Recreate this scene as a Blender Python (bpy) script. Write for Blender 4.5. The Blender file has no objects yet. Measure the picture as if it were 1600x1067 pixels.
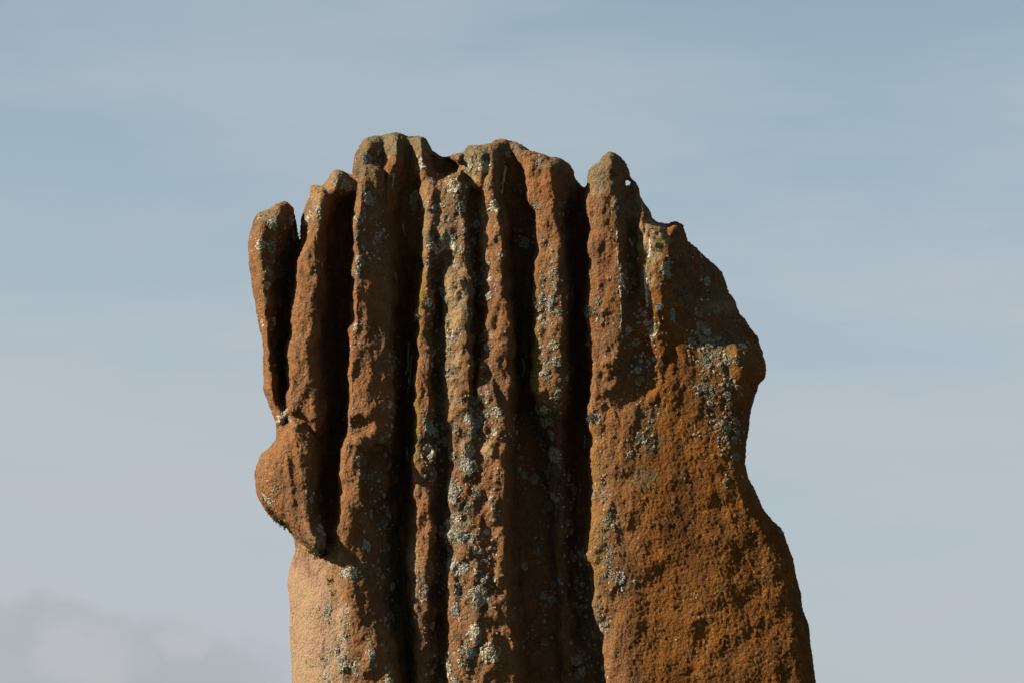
import bpy, math, random
import numpy as np
from mathutils import Vector
from mathutils.bvhtree import BVHTree

random.seed(7)
RNG = np.random.default_rng(7)
scene = bpy.context.scene
COL = scene.collection
rad = math.radians

# ------------------------------------------------------------------ camera
CAM_Y, CAM_Z, PITCH, LENS = -5.5, 0.84, rad(10.0), 85.0
cam_d = bpy.data.cameras.new('camera')
cam_d.lens = LENS; cam_d.sensor_width = 36.0; cam_d.sensor_fit = 'HORIZONTAL'
cam_d.clip_start = 0.05; cam_d.clip_end = 20000
cam = bpy.data.objects.new('camera', cam_d)
cam.location = (0, CAM_Y, CAM_Z); cam.rotation_euler = (rad(90) + PITCH, 0, 0)
COL.objects.link(cam); scene.camera = cam

# ------------------------------------------------------------------ light
SUN_EL, SUN_AZ = rad(30), rad(77)        # azimuth measured from the camera's back towards its left
to_sun = Vector((-math.cos(SUN_EL)*math.sin(SUN_AZ), -math.cos(SUN_EL)*math.cos(SUN_AZ), math.sin(SUN_EL)))
sun_d = bpy.data.lights.new('sun', 'SUN')
sun_d.energy = 5.0; sun_d.angle = rad(0.53); sun_d.color = (1.0, 0.89, 0.70)
sun = bpy.data.objects.new('sun', sun_d)
sun.rotation_euler = to_sun.to_track_quat('Z', 'Y').to_euler()
sun.location = to_sun*30
COL.objects.link(sun)

world = bpy.data.worlds.new('World'); scene.world = world
world.use_nodes = True
nt = world.node_tree; nt.nodes.clear()
def N(tree, kind, **kw):
    n = tree.nodes.new(kind)
    for k, v in kw.items():
        if k in n.inputs: n.inputs[k].default_value = v
        else: setattr(n, k, v)
    return n
def math_node(tree, op, a, b=None, clamp=False):
    n = tree.nodes.new('ShaderNodeMath'); n.operation = op; n.use_clamp = clamp
    for i, s in enumerate((a, b)):
        if s is None: continue
        if isinstance(s, (int, float)): n.inputs[i].default_value = s
        else: tree.links.new(s, n.inputs[i])
    return n.outputs[0]
def ramp(tree, fac, lo, hi, smooth=True):
    n = tree.nodes.new('ShaderNodeMapRange'); n.interpolation_type = 'SMOOTHSTEP' if smooth else 'LINEAR'
    n.inputs['From Min'].default_value = lo; n.inputs['From Max'].default_value = hi
    tree.links.new(fac, n.inputs['Value']); return n.outputs[0]
def mixc(tree, fac, a, b):
    n = tree.nodes.new('ShaderNodeMix'); n.data_type = 'RGBA'
    for s, i in ((fac, 0), (a, 6), (b, 7)):
        if isinstance(s, (int, float)): n.inputs[i].default_value = s
        elif isinstance(s, tuple): n.inputs[i].default_value = (*s, 1) if len(s) == 3 else s
        else: tree.links.new(s, n.inputs[i])
    return n.outputs[2]
def noise(tree, vec, scale, detail=4, rough=.55, dist=0.0):
    n = tree.nodes.new('ShaderNodeTexNoise'); n.inputs['Scale'].default_value = scale
    n.inputs['Detail'].default_value = detail; n.inputs['Roughness'].default_value = rough
    n.inputs['Distortion'].default_value = dist
    tree.links.new(vec, n.inputs['Vector']); return n.outputs['Fac']
def mapping(tree, vec, scale=(1, 1, 1), loc=(0, 0, 0), rot=(0, 0, 0)):
    n = tree.nodes.new('ShaderNodeMapping'); n.inputs['Scale'].default_value = scale
    n.inputs['Location'].default_value = loc; n.inputs['Rotation'].default_value = rot
    tree.links.new(vec, n.inputs['Vector']); return n.outputs[0]

SKY_STRENGTH = 0.10
K = 1.0/SKY_STRENGTH
tc = nt.nodes.new('ShaderNodeTexCoord').outputs['Generated']
sky = nt.nodes.new('ShaderNodeTexSky'); sky.sky_type = 'NISHITA'; sky.sun_disc = False
sky.sun_elevation = SUN_EL; sky.sun_rotation = math.atan2(to_sun.x, to_sun.y)
sky.altitude = 150; sky.air_density = 1.0; sky.dust_density = 0.8; sky.ozone_density = 1.0
sep = nt.nodes.new('ShaderNodeSeparateXYZ'); nt.links.new(tc, sep.inputs[0])
el = sep.outputs['Z']
zen = ramp(nt, el, .22, .80)          # the sky deepens towards the zenith
# thin high veil: long soft streaks over the whole sky, thicker towards the horizon
v1 = noise(nt, mapping(nt, tc, (1.8, 1.8, 6.0), (3.1, 0.4, 1.2), (0, rad(16), 0)), 2.2, 5, .5, .25)
v2 = noise(nt, mapping(nt, tc, (2.5, 2.5, 17.0), (0.3, 5.4, 2.2), (0, rad(9), 0)), 3.0, 5, .55, .2)
vsum = math_node(nt, 'ADD', math_node(nt, 'MULTIPLY', v1, .76), math_node(nt, 'MULTIPLY', v2, .24))
veil = ramp(nt, vsum, 0.38, 0.62)
lowv = math_node(nt, 'SUBTRACT', 1.0, ramp(nt, el, 0.04, 0.40))
veil = math_node(nt, 'ADD', math_node(nt, 'MULTIPLY', math_node(nt, 'MULTIPLY', veil, math_node(nt, 'SUBTRACT', 1.0, math_node(nt, 'MULTIPLY', zen, .75))), .40), math_node(nt, 'MULTIPLY', lowv, .66), True)
SKY_LO = (0.1690, 0.1825, 0.1975)
SKY_HI = (0.0850, 0.1220, 0.1370)
SKY_ZEN = (0.0217, 0.0362, 0.0561)
veilc = tuple(c*K for c in SKY_LO)
body = mixc(nt, zen, tuple(c*K for c in SKY_HI), tuple(c*K for c in SKY_ZEN))
base = mixc(nt, 0.85, sky.outputs[0], body)
c1 = mixc(nt, veil, base, veilc)
# broken low cloud bank near the horizon, grey with paler sunlit heads
wv = nt.nodes.new('ShaderNodeVectorMath'); wv.operation = 'MULTIPLY_ADD'
nn = nt.nodes.new('ShaderNodeTexNoise'); nn.inputs['Scale'].default_value = 34; nn.inputs['Detail'].default_value = 6; nn.inputs['Roughness'].default_value = .62
nt.links.new(tc, nn.inputs['Vector']); nt.links.new(nn.outputs['Color'], wv.inputs[0])
wv.inputs[1].default_value = (.040, .040, .030); nt.links.new(tc, wv.inputs[2])
sw = nt.nodes.new('ShaderNodeSeparateXYZ'); nt.links.new(wv.outputs[0], sw.inputs[0])
def puff(x, z, rx, rz, soft=1.0):     # a soft-edged cloud lump at a bearing and height in the sky
    a = math_node(nt, 'MULTIPLY', math_node(nt, 'SUBTRACT', sw.outputs['X'], x+.020), 1/rx)
    c_ = math_node(nt, 'MULTIPLY', math_node(nt, 'SUBTRACT', sw.outputs['Z'], z+.015), 1/rz)
    q_ = math_node(nt, 'ADD', math_node(nt, 'MULTIPLY', a, a), math_node(nt, 'MULTIPLY', c_, c_))
    return math_node(nt, 'MULTIPLY', ramp(nt, q_, 1.0+soft*1.1, 0.0), math_node(nt, 'GREATER_THAN', sep.outputs['Y'], 0.0))
def union(*f):
    o = f[0]
    for g_ in f[1:]: o = math_node(nt, 'MAXIMUM', o, g_)
    return o
cov = union(puff(-.30, .022, .115, .026), puff(-.188, .050, .034, .014), puff(-.160, .036, .060, .022), puff(-.122, .034, .026, .020), puff(-.45, .02, .14, .03))
head = union(puff(-.178, .047, .017, .011), puff(-.134, .050, .013, .0055), puff(-.172, .040, .020, .012), puff(-.34, .03, .05, .012))
cloudc = mixc(nt, math_node(nt, 'MULTIPLY', head, .65), tuple(c*K for c in (0.129, .141, .152)), tuple(c*K for c in (.186, .179, .180)))
c2 = mixc(nt, math_node(nt, 'MULTIPLY', cov, .62), c1, cloudc)
bg = nt.nodes.new('ShaderNodeBackground'); bg.inputs['Strength'].default_value = SKY_STRENGTH
nt.links.new(c2, bg.inputs['Color'])
wo = nt.nodes.new('ShaderNodeOutputWorld'); nt.links.new(bg.outputs[0], wo.inputs['Surface'])

scene.view_settings.view_transform = 'Standard'; scene.view_settings.look = 'None'
scene.view_settings.gamma = 1.0; scene.view_settings.use_curve_mapping = False
scene.view_settings.exposure = 1.55
scene.render.resolution_x = 1024; scene.render.resolution_y = 682
scene.render.engine = 'CYCLES'

# ------------------------------------------------------------------ pixel <-> place
FPX = 1600*LENS/36.0
CP, SP = math.cos(PITCH), math.sin(PITCH)
def project(X, Y, Z):
    y = Y - CAM_Y; z = Z - CAM_Z
    d = y*CP + z*SP
    return 800 + FPX*X/d, 533.5 - FPX*(-y*SP + z*CP)/d
def ray(u, v):
    a = (u-800)/FPX; b = (533.5-v)/FPX
    return Vector((a, CP - b*SP, SP + b*CP)).normalized()

# ------------------------------------------------------------------ numpy noise
_perm = RNG.permutation(256); _perm = np.concatenate([_perm, _perm, _perm])
_grad = RNG.normal(size=(256, 3)).astype(np.float32); _grad /= np.linalg.norm(_grad, axis=1)[:, None]
def perlin(p):
    p = p.astype(np.float32); i = np.floor(p).astype(np.int32); f = p - i; i &= 255
    w = f*f*f*(f*(f*6-15)+10); out = np.zeros(len(p), np.float32)
    for dx in (0, 1):
        for dy in (0, 1):
            for dz in (0, 1):
                h = _perm[_perm[_perm[(i[:, 0]+dx) & 255] + ((i[:, 1]+dy) & 255)] + ((i[:, 2]+dz) & 255)]
                g = _grad[h]
                dot = g[:, 0]*(f[:, 0]-dx) + g[:, 1]*(f[:, 1]-dy) + g[:, 2]*(f[:, 2]-dz)
                ww = (w[:, 0] if dx else 1-w[:, 0])*(w[:, 1] if dy else 1-w[:, 1])*(w[:, 2] if dz else 1-w[:, 2])
                out += dot*ww
    return out
def fbm(p, octv=3, gain=.5):
    s = np.zeros(len(p), np.float32); a = 1.0
    for o in range(octv):
        s += a*perlin(p*(2.03**o) + o*17.3); a *= gain
    return s
def blur(a, s):
    r = max(1, int(3*s)); k = np.exp(-.5*(np.arange(-r, r+1)/s)**2); k /= k.sum()
    for ax in (0, 1):
        pad = [(0, 0), (0, 0)]; pad[ax] = (r, r)
        b = np.pad(a, pad, mode='edge'); o = np.zeros_like(a)
        for j, w in enumerate(k):
            o += w*(b[j:j+a.shape[0], :] if ax == 0 else b[:, j:j+a.shape[1]])
        a = o
    return a
def sstep(a, b, x):
    t = np.clip((x-a)/(b-a), 0, 1); return t*t*(3-2*t)

# ------------------------------------------------------------------ the stone's relief (depth in cm towards the viewer, along lines traced down the stone)
U0, U1, V0, V1 = 340, 1340, 170, 1960
uu, vv = np.meshgrid(np.arange(U0, U1, dtype=np.float32), np.arange(V0, V1, dtype=np.float32))
OUT = [(458,1067),(455,1020),(452,960),(451,910),(455,880),(462,858),(462,842),(457,831),(450,825),(432,812),(417,795),(404,775),(399,755),(400,735),(407,715),(418,703),(431,686),(431,670),(425,640),(414,610),(412,570),(410,530),(403,490),(397,455),(391,420),(390,395),(393,365),(397,345),(405,333),(425,325),(437,318),(450,319),(458,328),(463,350),(467,374),(470,374),(474,347),(479,325),(486,305),(488,292),(503,291),(508,284),(518,272),(524,266),(535,268),(541,273),(552,275),(553,255),(557,240),(562,228),(572,217),(585,213),(600,215),(612,210),(622,208),(635,212),(650,212),(660,212),(668,221),(672,236),(680,244),(690,248),(700,246),(715,242),(725,238),(731,229),(740,226),(755,227),(765,226),(775,222),(788,220),(805,225),(825,235),(843,242),(858,246),(875,249),(888,257),(895,267),(898,278),(906,287),(912,291),(916,291),(916,276),(919,268),(925,261),(935,254),(945,245),(954,240),(965,246),(975,254),(983,267),(986,278),(993,285),(999,295),(999,305),(1004,318),(1013,328),(1018,342),(1024,347),(1035,350),(1045,352),(1050,348),(1060,347),(1068,353),(1070,364),(1074,378),(1081,384),(1091,388),(1101,400),(1116,412),(1126,430),(1134,450),(1144,470),(1156,492),(1171,510),(1186,530),(1193,545),(1196,570),(1194,590),(1185,601),(1181,615),(1173,640),(1169,670),(1165,700),(1164,725),(1168,745),(1176,765),(1184,780),(1191,798),(1206,815),(1223,830),(1229,845),(1239,870),(1244,900),(1249,925),(1253,950),(1261,975),(1267,1005),(1270,1030),(1274,1067),
       (1279,1120),(1282,1230),(1268,1380),(1240,1520),(1212,1680),(1200,1800),(1196,1950),(520,1950),(516,1800),(500,1620),(480,1400),(466,1220)]
def poly_sd(poly, u, v):
    p = np.array(poly, np.float32); q = np.roll(p, -1, 0)
    best = np.full(u.shape, 1e9, np.float32); ins = np.zeros(u.shape, bool)
    for (ax, ay), (bx, by) in zip(p, q):
        ex, ey = bx-ax, by-ay; wx, wy = u-ax, v-ay
        t = np.clip((wx*ex+wy*ey)/(ex*ex+ey*ey+1e-9), 0, 1)
        best = np.minimum(best, (wx-ex*t)**2+(wy-ey*t)**2)
        if by != ay:
            c = (v >= min(ay, by)) & (v < max(ay, by)); xi = ax + (v-ay)*ex/ey
            ins ^= c & (u < xi)
    d = np.sqrt(best); return np.where(ins, d, -d)
SD = blur(poly_sd(OUT, uu, vv), 1.3)

TR = {
 'edge': [(300,380,5),(640,390,5),(760,390,5),(850,430,0),(880,440,-5),(1067,448,-6),(1900,470,-6)],
 'A': [(300,408,7),(340,410,8),(400,405,9),(480,413,9),(560,418,9),(620,427,9),(660,436,9.5),(720,438,8),(850,464,2),(880,462,0),(950,462,-1),(1067,468,-1),(1900,500,0)],
 'B': [(320,440,8),(380,430,7.5),(450,426,7),(520,426,6),(580,430,5),(630,438,7),(680,455,9),(760,468,8),(850,490,5),(880,488,5),(950,490,6.5),(1067,492,7),(1900,540,8)],
 'C': [(300,470,-3),(370,466,-3),(420,458,-3),(470,453,-3),(540,447,-3),(600,442,-2),(626,442,2),(645,446,8.5),(700,470,8.5),(760,480,8),(860,503,7),(950,504,8.5),(1067,506,9),(1900,560,9)],
 'D': [(300,486,7),(340,478,8),(385,471,9),(420,466,10),(460,460,10),(520,458,11),(570,453,11),(610,452,11.5),(645,453,11),(700,475,9),(760,485,8),(860,510,8.5),(950,512,9.5),(1067,514,10),(1900,570,10)],
 'E': [(290,503,7.5),(340,499,9),(400,494,11),(440,496,12),(500,488,12.5),(560,488,12.5),(600,491,12.5),(650,496,12.2),(700,494,9),(760,496,7),(820,507,5),(860,514,9),(950,518,10),(1067,521,11),(1900,580,10)],
 'v1': [(290,526,2),(340,522,0),(450,518,-2),(560,514,-2),(640,518,-1),(700,513,-1),(760,510,0),(810,511,2),(835,513,7),(870,516,10),(950,522,10.5),(1067,524,11.3),(1900,590,10)],
 'v1b': [(290,550,1),(340,546,-1),(450,544,-2),(560,541,-2),(640,538,-1),(690,530,-1),(760,528,0),(810,518,2),(835,514.5,7.5),(870,518,10),(950,526,10.8),(1067,528,11.5),(1900,594,10)],
 'G': [(262,563,10.5),(300,566,11.8),(320,561,12.4),(350,556,13),(385,554,13.2),(460,553,13.3),(530,550,13.3),(600,546,13),(640,545,13),(665,549,13),(690,540,14),(720,535,14),(770,539,14),(800,532,14),(835,521,13.5),(870,524,13),(930,531,13),(1000,536,13),(1067,540,13),(1900,605,10.5)],
 'H': [(262,580,10.3),(400,574,12.4),(500,577,13.1),(600,577,13.6),(660,572,14),(700,549,14.7),(770,549,14.7),(830,545,15),(900,550,14.8),(1000,576,15),(1067,590,15.2),(1900,630,11)],
 'I': [(262,597,8.3),(350,599,9.6),(400,602,10.4),(450,606,11.2),(550,609,11.9),(640,610,11.9),(690,609,11),(760,603,11),(800,562,13.8),(870,561,14.5),(930,573,14.5),(1000,596,14.6),(1067,612,14.8),(1900,650,10.5)],
 'v2': [(262,622,3),(300,620,3),(400,626,1),(500,628,-1),(640,627,-1),(760,622,-1),(850,614,0),(950,618,1),(1000,625,2),(1067,636,3),(1900,690,9)],
 'v2b': [(262,652,4),(300,654,3),(400,651,1),(500,649,-1),(640,641,-1),(760,639,-1),(850,629,1),(950,636,2),(1067,644,3),(1900,700,9)],
 'J': [(270,670,9),(330,664,10),(440,660,11),(510,657,11.5),(600,653,12),(680,651,12),(770,649,12),(800,651,12),(855,648,12),(930,651,12),(990,653,12),(1067,657,11),(1900,710,10.5)],
 'Kk': [(270,680,9.5),(330,673,10.5),(440,670,11.5),(510,669,12),(600,669,12.5),(680,672,12.5),(740,672,12.5),(800,667,12.5),(860,671,12.5),(950,665,12),(1067,669,11),(1900,720,10.5)],
 'v3': [(270,686,9),(330,681,9.2),(395,682,9),(430,682,6.5),(500,683,5),(545,683,7),(600,683,6),(640,686,7.5),(700,692,5),(780,687,6.5),(860,688,5),(950,688,6),(1067,690,7),(1900,735,10)],
 'L': [(270,691,9.5),(330,690,10),(420,696,10.5),(475,696,11),(560,695,11.5),(600,698,12),(670,704,12),(700,712,12),(760,705,12),(860,704,12),(950,702,12),(1067,703,12),(1900,750,11)],
 'M': [(270,721,11),(340,725,12),(430,729,12.5),(480,734,13),(560,734,13.5),(640,733,13.5),(680,740,13.5),(760,745,14),(860,745,14.5),(950,745,15),(1067,745,15),(1900,780,11.5)],
 'v4': [(260,742,7),(340,742,5),(420,745,5),(480,748,5),(560,745,7.5),(600,742,9),(650,741,11),(690,750,13),(760,755,14),(900,755,14.8),(1067,755,15),(1900,790,11)],
 'Nn': [(240,753,9),(340,758,10),(420,760,11),(480,758,11.5),(540,759,12.5),(580,753,13),(620,751,13),(650,753,13),(690,758,14),(760,762,14.5),(900,762,15),(1067,762,15.2),(1900,800,11.5)],
 'O': [(235,765,9.5),(290,769,11),(330,777,12),(380,781,13),(430,786,13.5),(500,795,14),(560,797,14.5),(600,798,14.5),(640,790,14.5),(690,788,14.5),(740,785,15),(860,788,15),(930,793,15),(1000,800,15),(1067,810,15),(1900,840,11)],
 'v5': [(235,785,5),(330,799,2),(430,808,1),(560,815,0),(640,813,0),(740,810,0),(860,813,1),(1067,833,2),(1900,870,9)],
 'v5b': [(235,800,5.5),(330,827,3),(380,832,2),(460,831,1),(500,826,1),(560,828,1),(610,825,0),(640,834,1),(700,850,0),(860,858,0.5),(1067,868,1.5),(1900,890,9)],
 'P': [(240,813,9),(300,826,10),(340,837,11),(380,841,11.5),(460,839,12),(500,835,12),(560,837,12),(610,833,12),(640,840,9.5),(680,857,5.5),(760,864,4),(860,868,3.5),(1067,878,3.2),(1900,900,10)],
 'Q': [(240,856,11.5),(300,867,12.5),(350,871,13.3),(450,878,14),(550,876,14),(610,876,13.5),(650,874,9.5),(700,876,6),(760,878,4.6),(860,880,4),(1067,888,3.6),(1900,910,10)],
 'v6': [(260,892,5),(300,896,3),(400,899,-1),(600,902,-1),(760,903,-1),(860,900,0),(950,910,1),(1067,926,1),(1900,940,9)],
 'v6b': [(260,913,4),(300,913,2),(400,916,-1),(470,913,-1),(600,917,-1),(760,918,-1),(850,913,0),(950,923,1),(1067,939,2),(1900,950,9)],
 'S': [(250,920,10),(290,920,11),(380,924,12),(470,920,12.5),(600,924,13),(680,926,13),(800,928,13),(850,922,13),(900,927,13),(950,933,13),(1000,942,12.5),(1067,952,12),(1900,970,10.5)],
 'Uu': [(245,955,12),(310,960,13),(380,968,14),(460,971,14.3),(520,966,14.2),(580,962,14.3),(640,960,14.4),(800,960,15.2),(1067,985,15),(1900,1000,12)],
 'v7': [(260,978,8),(330,985,8.5),(400,988,8.5),(450,990,9.0),(490,992,10.8),(530,992,12.6),(580,990,13.5),(640,985,14.3),(720,985,15.1),(800,1000,15.6),(1067,1020,15.7),(1900,1030,12)],
 'W': [(300,993,10),(340,1003,12),(400,1006,12.6),(450,1010,12.8),(510,1014,12.4),(560,1012,13.0),(620,1012,13.7),(720,1025,15.2),(800,1040,15.7),(1067,1050,15.9),(1900,1060,12)],
 'X': [(330,1022,13.2),(380,1038,13.8),(430,1036,13.5),(480,1030,13.6),(530,1028,13.6),(580,1034,14.0),(640,1050,14.8),(720,1060,15.5),(800,1070,15.8),(1067,1080,16.0),(1900,1090,12)],
 'Y': [(350,1062,9),(400,1076,6),(450,1076,6.5),(500,1072,9),(550,1077,12.4),(600,1085,14.3),(680,1090,15.3),(800,1110,15.8),(1067,1150,16.2),(1900,1140,12)],
 'Z': [(400,1105,1),(450,1115,2),(500,1125,6.5),(550,1140,11.4),(600,1140,13.5),(700,1130,15.2),(800,1160,15.7),(900,1190,16),(1067,1210,16.2),(1900,1180,11)],
 'z2': [(350,1077,0),(400,1120,-2),(450,1140,-2),(500,1170,2),(550,1196,8),(600,1195,11),(700,1172,14.5),(800,1200,15.0),(900,1240,15.4),(1067,1268,15.6),(1900,1220,8)],
}
rows = np.arange(V0, V1, dtype=np.float32)
def track(name):
    a = np.array(TR[name], np.float32)
    return np.interp(rows, a[:, 0], a[:, 1]), np.interp(rows, a[:, 0], a[:, 2])
XS, DS = zip(*[track(k) for k in TR])
XS, DS = np.array(XS), np.array(DS)
order_ = list(TR)
for a_, b_, c_ in (('E', 'v1', 'v1b'), ('I', 'v2', 'v2b'), ('O', 'v5', 'v5b'), ('Q', 'v6', 'v6b')):   # shaded flanks slope down to the foot of the next rib
    a_, b_, c_ = (order_.index(q) for q in (a_, b_, c_))
    k_ = .12 if b_ > order_.index('J') else .28
    DS[b_] = np.maximum(DS[b_], k_*DS[a_] + (1-k_)*DS[c_])
XS = np.maximum.accumulate(XS + np.arange(len(XS))[:, None]*0.01, axis=0)
# lines down the stone wander a little, as weathered edges do
wob = np.stack([fbm(np.stack([rows/42., np.full_like(rows, i*7.7), np.full_like(rows, 3.3)], 1), 3) for i in range(len(XS))])
amp = np.minimum(np.gradient(XS, axis=0), 16)*.30
XS = XS + wob*amp
D = np.empty_like(uu)
for r in range(len(rows)):
    x, d = XS[:, r], DS[:, r]
    order = np.argsort(x, kind='stable'); x = x[order]; d = d[order]
    h = np.maximum(np.diff(x), .5); x = x[0] + np.concatenate([[0], np.cumsum(h)]); s = np.diff(d)/h
    m = np.zeros_like(d); m[1:-1] = np.where(s[1:]*s[:-1] > 0, 2*s[1:]*s[:-1]/(s[1:]+s[:-1]+1e-9), 0)
    t_u = uu[r]; k = np.clip(np.searchsorted(x, t_u) - 1, 0, len(h)-1)
    t = np.clip((t_u-x[k])/h[k], 0, 1)
    D[r] = ((2*t**3-3*t**2+1)*d[k] + (t**3-2*t**2+t)*h[k]*m[k] + (-2*t**3+3*t**2)*d[k+1] + (t**3-t**2)*h[k]*m[k+1])
D = blur(D, 1.6)
deep = 1 - (1-sstep(505, 545, uu))*sstep(830, 870, vv)
mid_band = sstep(655, 672, uu)*(1-sstep(775, 792, uu))
D = np.where(D < 10, 10-(10-D)*(1+.52*deep*(1-1.15*mid_band)), D)
def n2(su, sv, seed, octv=3, gain=.55):
    a, b_ = uu[::2, ::2], vv[::2, ::2]
    o = fbm(np.stack([a.ravel()/su, b_.ravel()/sv, np.full(a.size, seed, np.float32)], 1), octv, gain).reshape(a.shape)
    return blur(np.repeat(np.repeat(o, 2, 0), 2, 1)[:uu.shape[0], :uu.shape[1]], .8)
steady = 1 - .75*(1-sstep(505, 545, uu))*sstep(840, 880, vv)
wu = (n2(26, 40, 1.5, 3, .5)*7.5 + n2(9, 12, 8.5, 1)*1.6)*steady
rough = n2(17, 27, 4.5, 4, .6)*steady
lump = n2(26, 44, 12.5, 2)*steady
jj = np.clip(np.arange(D.shape[1])[None, :] + wu, 0, D.shape[1]-2); j0 = jj.astype(np.int32); fj = jj-j0
ii = np.arange(D.shape[0])[:, None]
D = D[ii, j0]*(1-fj) + D[ii, j0+1]*fj
slab = sstep(930, 1000, uu)*sstep(560, 680, vv)
D = D + rough*(.42 + .45*mid_band - .25*slab) + lump*(.55 + 1.0*mid_band - .42*slab)


def put(poly, value, soft=1.8):                 # a patch with a depth of its own
    global D
    m = sstep(-soft, soft, poly_sd(poly, uu, vv)); D = D*(1-m) + m*value
def bump(x, y, rx, ry, h, p=1.0, rot=0.0):      # a swelling (h > 0) or a hollow (h < 0)
    global D
    c, s = math.cos(rot), math.sin(rot); a, b = uu-x, vv-y
    q = ((a*c+b*s)/rx)**2 + ((-a*s+b*c)/ry)**2
    D = D + h*np.clip(1-q, 0, 1)**p
def put_fade(poly, value, fade, soft=1.8):
    global D
    m = sstep(-soft, soft, poly_sd(poly, uu, vv))*fade; D = D*(1-m) + m*value
put_fade([(540,200),(690,200),(700,262),(690,330),(602,330),(600,268),(590,262),(578,259),(567,262),(562,275),(558,300),(548,300)],
    np.interp(uu, [553,566,576,599,611,620,638,648,660,668,690], [3,6.4,5.8,2.6,6.2,7.6,1.5,5.8,7.8,5.5,-1]) + np.clip((vv-235)*.03, -1, 2),
    1 - sstep(600, 612, uu)*sstep(238, 305, vv))
put([(671,238),(682,246),(704,248),(722,258),(716,270),(694,274),(678,264)], -3.0, 3)
put_fade([(500,284),(524,262),(541,270),(560,272),(562,350),(520,350),(508,300)], np.interp(uu, [505,525,535,555], [1.5,5,4.0,1]), 1-sstep(285, 335, vv), 2.5)
put([(724,215),(768,215),(766,262),(756,292),(745,300),(728,285),(718,262)], np.interp(uu, [720,735,752,766], [5,8.5,10,9]), 4)
bump(583, 252, 26, 14, -1.8, 1)
bump(592, 752, 30, 62, -5.5, .6)
bump(566, 665, 20, 20, -2.2, 1, .5)
bump(556, 690, 22, 10, 1.2)
bump(575, 700, 26, 8, 1.0, 1, .2)
bump(761, 702, 18, 15, .9, 1); bump(728, 700, 15, 13, .9, 1)
bump(722, 862, 16, 16, 1.4, .8); bump(702, 868, 14, 18, -2.2, .8)
bump(738, 752, 16, 12, -1.6); bump(744, 545, 12, 22, -2.2)
bump(985, 612, 60, 50, -.55, 1, .5); D = D + .9*rough*np.clip(1-((uu-985)/80)**2-((vv-590)/90)**2, 0, 1)
bump(1057, 360, 14, 14, 2.0, .8); bump(1100, 430, 22, 50, 1.5, 1, -.5)
bump(1165, 565, 30, 50, 1.4); bump(955, 560, 34, 50, .8)
bump(690, 985, 18, 30, -3.2); bump(680, 1050, 24, 24, -2.0)
bump(768, 615, 14, 40, 1.2, 1, -.35); bump(760, 590, 10, 14, -1.2)
bump(1120, 900, 60, 110, .5); bump(1040, 940, 50, 70, -.5)
KNOB = [(399,755),(400,735),(407,715),(418,703),(431,687),(445,664),(455,656),(468,658),(480,668),(493,690),(500,730),(503,780),(508,810),(513,836),(509,860),(501,873),(488,863),(470,846),(450,826),(432,812),(417,795),(404,775)]
ks = poly_sd(KNOB, uu, vv); kt = np.clip(ks/34, 0, 1)
kd = 4.2 + 8.6*np.sqrt(1-(1-kt)**2) + np.clip((uu-440)*.05, -1, 2.2) - np.clip((uu-483)*.22, 0, 9) - np.clip((vv-800)*.03, 0, 2.5)
kd += .8*np.exp(-((uu-447-(vv-700)*.10)/6)**2)
kd += sstep(795, 850, vv)*(5 + np.clip((uu-483)*.22, 0, 9))
kd = blur(np.where(ks > 0, kd, -30), 1.2)
D = D - 2.4*np.exp(-((ks+5)/5.5)**2)*sstep(436, 452, uu)*(1-sstep(760, 800, vv))
D = np.maximum(D, kd)

# silhouette rounding: front and back meet along the outline
r_f = 20 + 22*sstep(1060, 1150, uu)*sstep(380, 480, vv)*(1-.8*sstep(560, 680, vv)) + 16*sstep(820, 900, vv)*(1-sstep(470, 560, uu))
def dome(s, r):
    t = np.clip(s/r, 0, 1); return np.where(s > 0, np.sqrt(1-(1-t)**2), s*.06)
DM = D*.01
YM = -blur(DM, 14) + .055
FRONT = YM + (-DM-YM)*dome(SD, r_f)
BACKD = .30 - .10*sstep(1000, 1250, uu) + .03*np.sin(uu/37.)*sstep(1700, 300, vv)
BACK = YM + (BACKD-YM)*dome(SD, 150)

# ------------------------------------------------------------------ surface of the stone (surface nets on a graded grid)
VX = 0.0026
def axis(pieces):
    out = [pieces[0][0]]
    for a, b, h in pieces:
        n = max(1, int(round((b-a)/h))); out += list(np.linspace(a, b, n+1)[1:])
    return np.array(out, np.float32)
gx = axis([(-.66, .74, VX)])
gy = axis([(-.235, .12, VX), (.12, .15, .005), (.15, .42, .012)])
gz = axis([(-.16, .90, .010), (.90, 1.0, .005), (1.0, 2.36, VX)])
nx, ny, nz = len(gx), len(gy), len(gz)
def sample(img, u, v):
    u = np.clip(u-U0, 0, U1-U0-2.01); v = np.clip(v-V0, 0, V1-V0-2.01)
    i = u.astype(np.int32); j = v.astype(np.int32); a = u-i; b = v-j
    f = img.ravel(); w = img.shape[1]; q = j*w+i
    return (f[q]*(1-a)+f[q+1]*a)*(1-b) + (f[q+w]*(1-a)+f[q+w+1]*a)*b
FRONT = FRONT.astype(np.float32); BACK = BACK.astype(np.float32)
fld = np.empty((nz, ny, nx), np.float32)
YY, XX = np.meshgrid(gy, gx, indexing='ij')
for k in range(nz):
    u, v = project(XX, YY, gz[k])
    fr = sample(FRONT, u, v); bk = sample(BACK, u, v)
    f = np.maximum(fr-YY, YY-bk)
    if gz[k] > 2.0: f = np.maximum(f, .0080-np.hypot(u-981, v-287)/690.)
    fld[k] = f
ins = fld < 0
c = [ins[dz:nz-1+dz, dy:ny-1+dy, dx:nx-1+dx] for dz in (0, 1) for dy in (0, 1) for dx in (0, 1)]
cnt = np.zeros(c[0].shape, np.uint8)
for m in c: cnt += m
act = (cnt > 0) & (cnt < 8)
cid = np.full(act.shape, -1, np.int32); idx = np.argwhere(act); cid[act] = np.arange(len(idx))
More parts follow.
